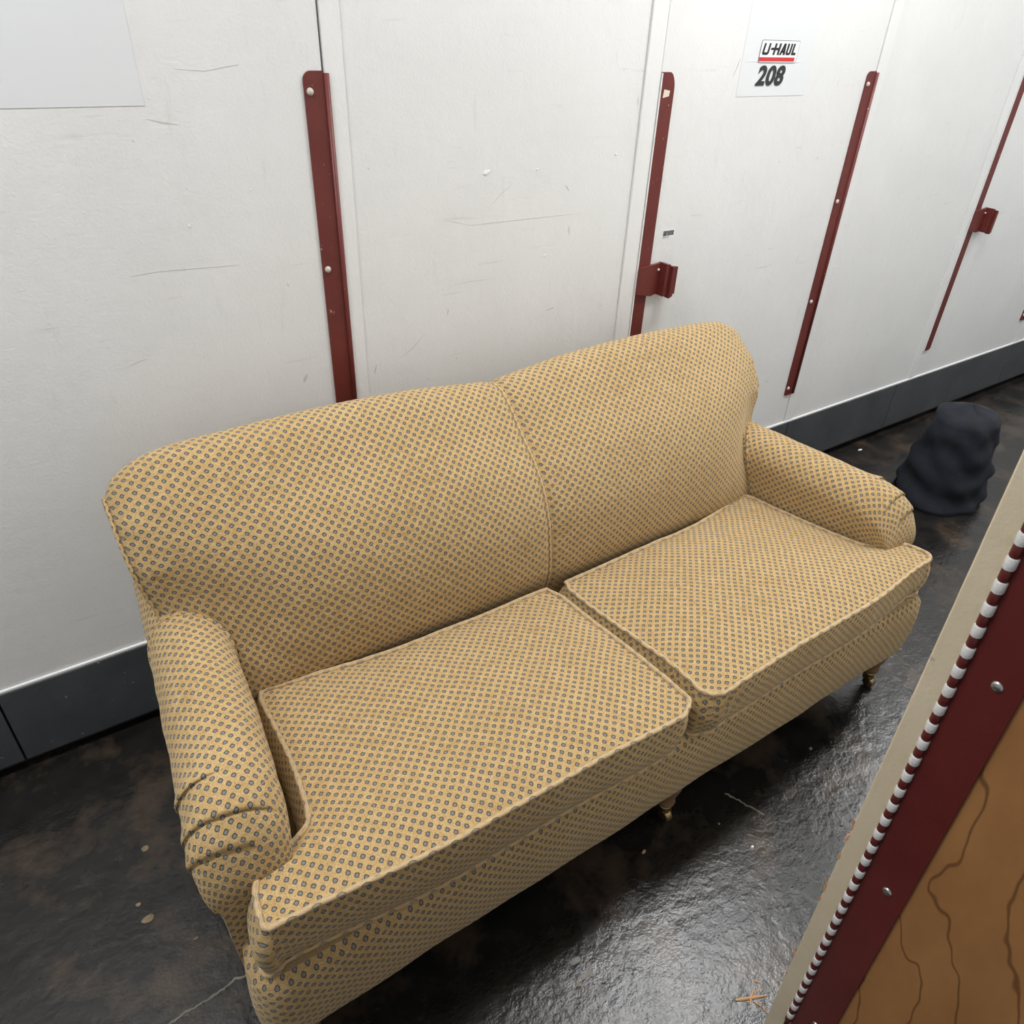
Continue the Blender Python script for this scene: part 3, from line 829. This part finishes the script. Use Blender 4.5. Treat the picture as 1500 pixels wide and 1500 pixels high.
# seat cushions --------------------------------------------------
def cushion(name, label, left):
    """T-shaped box cushion; left=True has its ear at the left arm."""
    root = empty(name, (0.55 if left else 1.33, -0.78, 0.36)); tag(root, label, 'cushion', 'loose seat cushions on the sofa')
    nu, nv = 120, 110
    def outer(v):   # arm-side edge, v=0 front .. 1 back (left cushion coordinates)
        t = [(0.0, 0.056), (0.012, 0.050), (0.035, 0.050), (0.10, 0.054), (0.145, 0.060), (0.165, 0.068), (0.195, 0.092), (0.225, 0.127), (0.25, 0.150),
             (0.28, 0.168), (0.33, 0.178), (0.45, 0.187), (0.6, 0.194), (0.8, 0.196), (0.96, 0.197), (1.0, 0.205)]
        return interp(t, v)
    def outer_r(v):
        t = [(0.0, 0.060), (0.012, 0.047), (0.035, 0.040), (0.10, 0.038), (0.145, 0.042), (0.165, 0.050), (0.195, 0.080), (0.225, 0.110), (0.25, 0.128),
             (0.28, 0.140), (0.33, 0.148), (0.45, 0.160), (0.6, 0.168), (0.8, 0.178), (0.96, 0.182), (1.0, 0.19)]
        return 2 * XC - interp(t, v)
    def inner(v):
        if left: return 0.922 - 0.014 * (1 - sstep(0, 0.03, v)) - 0.012 * sstep(0.9, 1.0, v)
        return 0.972 + 0.012 * (1 - sstep(0, 0.03, v)) - 0.010 * v + 0.012 * sstep(0.93, 1.0, v)
    def xy(u, v):
        xa = outer(v) if left else inner(v); xb = inner(v) if left else outer_r(v)
        x = lerp(xa, xb, u)
        dl = x - 0.05 if left else (2 * XC - 0.05 - x)      # distance from arm-side
        yf = -1.012 - 0.028 * sstep(0.0, 0.35, dl) - (0.008 * sstep(0.55, 0.8, dl))
        ui = (1 - u) if left else u                             # distance from inner edge
        yf += 0.012 * (1 - sstep(0, 0.03, ui))
        yb = lerp(-0.500, -0.550, sstep(0.05, 0.5, dl)) 
        return x, lerp(yf, yb, v)
    def topz(x, y, u, v):
        base_z = lerp(0.497, 0.452, sstep(-1.04, -0.5, y) * 0.4 + 0.6 * (y + 1.04) / 0.54)
        e = min(u, 1 - u) * 0.8; ev = min(v, 1 - v) * 0.55
        crown = 0.030 * (1 - math.exp(-e / 0.10)) * (1 - math.exp(-ev / 0.09))
        if not left: crown *= 1.1
        z = base_z + crown
        z += wob((x, y, 0.3), 0.007, 5) + wob((x, y, 0.9), 0.002, 22)
        if not left:   # slumped inner front corner
            dc = math.hypot(x - 0.985, y + 1.03); z -= 0.012 * math.exp(-(dc / 0.05) ** 2)
        return z
    us = [0.5 - 0.5 * math.cos(math.pi * i / nu) for i in range(nu + 1)]
    us = [lerp(i / nu, c, 0.6) for i, c in enumerate(us)]
    vv = []
    for i in range(nv + 1):
        t = i / nv; c = 0.5 - 0.5 * math.cos(math.pi * t); vv.append(lerp(t, c, 0.6) ** 1.12)
    V, F, U = [], [], []
    for v in vv:
        for u in us:
            x, y = xy(u, v); V.append(Vector((x, y, topz(x, y, u, v))))
            U.append((x - XC * 1.0 + (0 if left else 0.007), y + (0.0 if left else 0.004)))
    W = nu + 1
    for i in range(nv):
        for j in range(nu): F.append([i*W+j, i*W+j+1, (i+1)*W+j+1, (i+1)*W+j])
    top = mobj('cushion_top', V, F, FAB, root, U)
    # boundary loop (counter-clockwise from front-left)
    loop = [j for j in range(W)] + [i*W + nu for i in range(1, nv + 1)] + [nv*W + j for j in range(nu - 1, -1, -1)] + [i*W for i in range(nv - 1, 0, -1)]
    L = [V[i].copy() for i in loop]; n = len(L)
    arcs = [0]
    for i in range(n): arcs.append(arcs[-1] + (L[(i+1) % n] - L[i]).length)
    nr = []
    for i in range(n):
        t = Vector((0, 0, 0))
        for k in range(1, 5): t += L[(i+k) % n] - L[(i-k) % n]
        t.z = 0; t.normalize(); nr.append(Vector((t.y, -t.x, 0)))
    BV, BF, BU = [], [], []; K = 14
    for k in range(K + 1):
        t = k / K
        for i in range(n + 1):
            p = L[i % n]; m = nr[i % n]
            zb = 0.367
            front = max(0.0, -m.y)
            side = max(0.0, -m.x) if left else max(0.0, m.x)
            innr = 0.0 if left else max(0.0, -m.x)
            bul = 0.013 * math.sin(math.pi * t) ** 0.8 * (0.6 + 0.5 * front) - 0.012 * t * front + side * 0.020 * math.sin(math.pi * min(1, t * 1.15) * 0.62) + innr * 0.017 * math.sin(math.pi / 2 * min(1, t * 1.6))
            q = p + m * bul; q.z = lerp(p.z, zb, t)
            q += m * (wob((q.x, q.y, q.z), 0.004, 14) * math.sin(math.pi * t))
            if not left:
                dc = math.sqrt((q.x - 0.985) ** 2 + (q.y + 1.03) ** 2 + ((q.z - 0.50) * 1.3) ** 2)
                q += m * (0.0060 * math.sin(dc * 2 * math.pi / 0.024) * math.exp(-(dc / 0.085) ** 2) * min(1, t * 6))
            BV.append(q); BU.append((arcs[i] + 0.003, t * 0.14 + 0.006))
    for k in range(K):
        for i in range(n): BF.append([k*(n+1)+i+1, k*(n+1)+i, (k+1)*(n+1)+i, (k+1)*(n+1)+i+1])
    BF.append([K*(n+1)+i for i in range(n - 1, -1, -1)])
    mobj('cushion_boxing', BV, BF, FAB, root, BU)
    tube('top_piping', [L[i] + nr[i] * 0.003 + Vector((0, 0, 0.0015 + 0.0012 * noise.noise(L[i] * 60))) for i in range(0, n, 2)], 0.0054, M['piping'], root, closed=True, uvscale=0.55)
    tube('bottom_piping', [BV[K*(n+1)+i] + nr[i] * 0.003 for i in range(0, n, 2)], 0.0046, M['piping'], root, closed=True, uvscale=0.55)
    return root
cushion('seat_cushion', 'loose T-shaped seat cushion beside the pleated left arm', True)
cushion('seat_cushion', 'loose T-shaped seat cushion beside the right arm, with wrinkled front corner', False)

# ------------------------------------------------------------------ foreground hinged plywood door and jamb
fd = empty('plywood_door', (JX, -1.50, 0.0))
tag(fd, 'open plywood door with dark red hinge strip in the right foreground', 'door')
box('door_panel', JX + 0.002, JX + 0.020, -2.30, -1.504, 0.012, 2.10, M['ply'], fd, 0.001)
lf = box('hinge_leaf', JX - 0.0012, JX + 0.002, -1.5585, -1.504, 0.345, 1.505, M['red_clean'], fd, 0.0006)
def screw(y, z):
    V, F = [], []; nn = 14
    for rr, h in ((0.0062, 0.0), (0.006, 0.0012), (0.004, 0.0024), (0.0005, 0.0029)):
        for k in range(nn):
            a = 2*math.pi*k/nn; V.append((JX - 0.0012 - h, y + rr*math.cos(a), z + rr*math.sin(a)))
    for i in range(3):
        for k in range(nn): F.append([i*nn+k, i*nn+(k+1) % nn, (i+1)*nn+(k+1) % nn, (i+1)*nn+k])
    return fixn(mobj('screw', V, F, M['steel'], lf))
for k in range(4): screw(-1.536, 0.757 + 0.36 * (k - 1))
# knuckles, alternately red (door leaf) and white (jamb leaf)
PITCH = 0.02754
def knuckle(mat):
    V, F = [], []; nn = 10; rr = 0.0058; hh = PITCH * 0.25 - 0.0003
    for z, r_ in ((-hh, rr * 0.9), (-hh + 0.001, rr), (hh - 0.001, rr), (hh, rr * 0.9)):
        for k in range(nn):
            a = 2*math.pi*k/nn; V.append((r_*math.cos(a), r_*math.sin(a), z))
    for i in range(3):
        for k in range(nn): F.append([i*nn+k, i*nn+(k+1) % nn, (i+1)*nn+(k+1) % nn, (i+1)*nn+k])
    F.append(list(range(nn))); F.append([3*nn+k for k in range(nn)])
    me = bpy.data.meshes.new('knuckle'); me.from_pydata(V, [], F); me.materials.append(mat)
    me.polygons.foreach_set('use_smooth', [True] * len(me.polygons)); return me
kr, kw = knuckle(M['red_clean']), knuckle(M['white_knuckle'])
nk = 84
for k in range(nk):
    o = bpy.data.objects.new('knuckle', kw if k % 2 else kr); C.objects.link(o); o.parent = fd
    o.location = (-0.0035, -0.0005, 0.8895 - 39.0 * PITCH / 2 + k * PITCH / 2)
    if k % 2 == 0: o.scale = (0.86, 0.86, 1.0)

tube('hinge_pin', [(JX - 0.003, -1.5005, 0.325), (JX - 0.003, -1.5005, 0.36)], 0.0035, M['rubber'], fd)
jb = empty('trim_1', (JX, -1.485, 0.0)); tag(jb, kind='structure')
# cream post with chipped corridor edge
V, F = [], []
zz = [i * 0.01 for i in range(0, 246)]
random.seed(3)
for z in zz:
    ch = max(0, noise.noise(Vector((0, 0, z * 9))) - 0.25) * 0.014 + 0.0008 * noise.noise(Vector((5, 0, z * 60)))
    V += [(JX, -1.4965, z), (JX, -1.4715 - ch * 1.2, z), (JX + 0.003 + ch, -1.4690, z), (JX + 0.069, -1.4690, z), (JX + 0.069, -1.4965, z)]
for i in range(len(zz) - 1):
    for k in range(5): F.append([i*5+k, i*5+(k+1) % 5, (i+1)*5+(k+1) % 5, (i+1)*5+k])
F.append([0, 1, 2, 3, 4]); n5 = (len(zz)-1)*5; F.append([n5+k for k in range(5)])
fixn(mobj('jamb_post', V, F, M['cream'], jb, smooth=False))
def splinter(name, p, d, L, r, mat, parent=None):
    p = Vector(p); d = Vector(d).normalized(); a = d.orthogonal().normalized(); b = d.cross(a)
    V, F = [], []
    for t, s in ((0, 0.45), (0.15, 0.95), (0.6, 1.0), (0.88, 0.55), (1.0, 0.1)):
        c = p + d * L * t
        for k in range(5):
            an = 2*math.pi*k/5; V.append(c + (a * math.cos(an) * 1.5 + b * math.sin(an) * 0.7) * r * s)
    for i in range(4):
        for k in range(5): F.append([i*5+k, i*5+(k+1) % 5, (i+1)*5+(k+1) % 5, (i+1)*5+k])
    F.append(list(range(5))); F.append([20+k for k in range(5)])
    return fixn(mobj(name, V, F, M[mat], parent, smooth=False))
for z, dz, L in ((0.80, 1, 0.020), (0.79, -1, 0.012), (0.735, 1, 0.012), (0.672, 1, 0.016), (0.66, 1, 0.012), (0.645, -0.6, 0.010), (0.485, 0.4, 0.014), (0.43, 0.7, 0.008)):
    splinter('splinter', (JX + 0.001, -1.4695, z), (random.uniform(-.1, .1), random.uniform(0.05, 0.25), dz), L * 1.2, 0.0012, 'splinter', jb)

for t_ in (fd, jb):
    t_.rotation_euler.x = -0.0165; t_.location.y -= 0.0095

# ------------------------------------------------------------------ debris on the floor
def on_floor(px, py):
    d = R @ Vector((px - 750, -(py - 750), -1088.7)); t = -1.65 / d.z
    return Vector((d.x * t, -1.6775 + d.y * t, 0))
SPL = [((1077, 1466), (1124, 1459), 0.0020, 'longest orange wood splinter on the black floor'),
       ((1098, 1472), (1104, 1447), 0.0017, 'orange splinter crossing the longest one on the floor'),
       ((1103, 1436), (1114, 1441), 0.0011, 'small orange splinter lying apart above the crossed ones'),
       ((1109, 1455), (1114, 1447), 0.0011, 'tiny orange splinter beside the crossed ones'),
       ((1104, 1468), (1119, 1477), 0.0010, 'thin bent orange splinter below the crossed ones'),
       ((1117, 1477), (1126, 1487), 0.0010, 'short orange splinter nearest the cream post')]
for a, b, r, lb in SPL:
    A = on_floor(*a); B = on_floor(*b)
    o = splinter('wood_splinter', A + Vector((0, 0, r + 0.0005)), B - A, (B - A).length, r, 'splinter')
    tag(o, lb, 'splinter', 'wood splinters on the floor')
def flake(name, px, py, sx, sy, h, mat, label, cat, seed, group='debris on the floor'):
    random.seed(seed); c = on_floor(px, py); n = 9; V = []; rot = random.uniform(0, 3)
    for lv, s in ((0, 1.0), (h * 0.6, 0.97), (h, 0.7)):
        random.seed(seed + 1)
        for k in range(n):
            a = 2*math.pi*k/n + rot; q = random.uniform(0.7, 1.15) * s
            V.append((c.x + sx * q * math.cos(a), c.y + sy * q * math.sin(a), lv))
    F = [[i*n+k, i*n+(k+1) % n, (i+1)*n+(k+1) % n, (i+1)*n+k] for i in range(2) for k in range(n)]
    F += [list(range(n)), [2*n+k for k in range(n)]]
    return tag(fixn(mobj(name, V, F, M[mat], smooth=False)), label, cat, group)
flake('wood_chip', 943, 1248, 0.006, 0.0035, 0.004, 'splinter', 'small square tan chip on black floor before the sofa', 'chip', 1)
flake('wood_chip', 1053, 1207, 0.0035, 0.003, 0.003, 'chip', 'tiny pale chip on floor near the middle sofa leg', 'chip', 2)
flake('pebble', 1187, 1097, 0.005, 0.004, 0.005, 'chip', 'pale pebble on the dark floor beneath the right cushion', 'pebble', 3)
flake('pebble', 1102, 1241, 0.004, 0.0035, 0.004, 'sticker', 'white crumb on floor in front of the bright glare', 'pebble', 4)
flake('paint_flake', 843, 1408, 0.014, 0.008, 0.002, 'greychip', 'upper grey paint flake on floor near the bottom edge', 'flake', 5)
flake('paint_flake', 860, 1427, 0.020, 0.008, 0.002, 'greychip', 'largest grey paint flake, lower of the grey pair', 'flake', 6)
flake('paint_flake', 849, 1443, 0.006, 0.004, 0.002, 'chip', 'small tan flake below the grey paint flakes', 'flake', 7)
flake('paint_flake', 1233, 1208, 0.007, 0.004, 0.004, 'greychip', 'grey flake lying against the cream post', 'flake', 8)
flake('paint_flake', 213, 1243, 0.010, 0.008, 0.003, 'chip', 'tan crumb on floor left of the pleated arm', 'flake', 9)
flake('paint_flake', 218, 1346, 0.014, 0.010, 0.003, 'chip', 'largest tan chip on floor at the lower left', 'flake', 10)
flake('paint_flake', 203, 1326, 0.006, 0.006, 0.003, 'chip', 'small tan chip just above the largest lower-left chip', 'flake', 11)
flake('paint_flake', 288, 1375, 0.006, 0.004, 0.003, 'chip', 'pale speck on floor beside the sofa end', 'flake', 12)
flake('paint_flake', 1260, 659, 0.014, 0.006, 0.003, 'sticker', 'white scrap on floor beyond the right arm', 'flake', 13)

def floor_streak(name, pix, wid, mat, seed):
    random.seed(seed); P = [on_floor(*p) for p in pix]; pts = []
    for a, b in zip(P, P[1:]):
        m = max(2, int((b - a).length / 0.003))
        for k in range(m): pts.append(a.lerp(b, k / m))
    pts.append(P[-1]); V, F = [], []
    for i, p in enumerate(pts):
        t = (pts[min(i+1, len(pts)-1)] - pts[max(i-1, 0)]).normalized(); s = Vector((-t.y, t.x, 0))
        wv = wid * (0.6 + 0.8 * abs(noise.noise(p * 40 + Vector((seed, 0, 0))))) ; o2 = noise.noise(p * 30) * wid * 1.2 + noise.noise(p * 110) * wid * 1.1
        V += [p + s * (o2 + wv) + Vector((0, 0, 0.0004)), p + s * o2 + Vector((0, 0, 0.0011)), p + s * (o2 - wv) + Vector((0, 0, 0.0004))]
    for i in range(len(pts) - 1):
        F += [[i*3, i*3+1, i*3+4, i*3+3], [i*3+1, i*3+2, i*3+5, i*3+4]]
    return mobj(name, V, F, M[mat], floor)
floor_streak('floor_crack', [(150, 1545), (255, 1496), (290, 1472), (330, 1447), (345, 1435), (362, 1428)], 0.0030, 'crack', 1)
floor_streak('floor_scuff', [(1062, 1162), (1080, 1172), (1098, 1182), (1120, 1193)], 0.003, 'crack', 2)

# ------------------------------------------------------------------ navy cloth beyond the right arm
V, F = [], []; nz, na = 26, 48
for i in range(nz + 1):
    t = i / nz; z = 0.42 * t
    for k in range(na):
        a = 2 * math.pi * k / na
        r = lerp(0.20, 0.13, t) * (1 - 0.92 * sstep(0.86, 1.0, t) ** 1.5) 
        r += 0.022 * noise.noise(Vector((math.cos(a) * 1.3, math.sin(a) * 1.3, z * 14 + 2 * math.cos(a)))) + 0.012 * math.sin(z * 55 + 2 * math.sin(a * 2))* (1 - t)
        V.append((3.09 + r * math.cos(a), -0.47 + r * 0.85 * math.sin(a), z))
for i in range(nz):
    for k in range(na): F.append([i*na+k, i*na+(k+1) % na, (i+1)*na+(k+1) % na, (i+1)*na+k])
F.append(list(range(na))); F.append([nz*na+k for k in range(na)])
tag(fixn(mobj('cloth_bundle', V, F, M['navy'])), 'dark navy crumpled cloth standing on the floor past the right arm', 'cloth')

# ------------------------------------------------------------------ ceiling lamps
for i, (lx, ly) in enumerate(LAMPS):
    t = empty('ceiling_light', (lx, ly, LAMP_Z))
    tag(t, ['white fluorescent ceiling light above the sofa', 'white fluorescent ceiling light left of the sofa', 'white fluorescent ceiling light far along the corridor'][i], 'light', 'corridor ceiling lights')
    box('housing', lx - 0.61, lx + 0.61, ly - 0.16, ly + 0.16, LAMP_Z + 0.004, 3.10, M['housing'], t, 0.004)
    box('diffuser', lx - 0.59, lx + 0.59, ly - 0.14, ly + 0.14, LAMP_Z - 0.004, LAMP_Z + 0.004, M['diffuser'], t, 0.002)
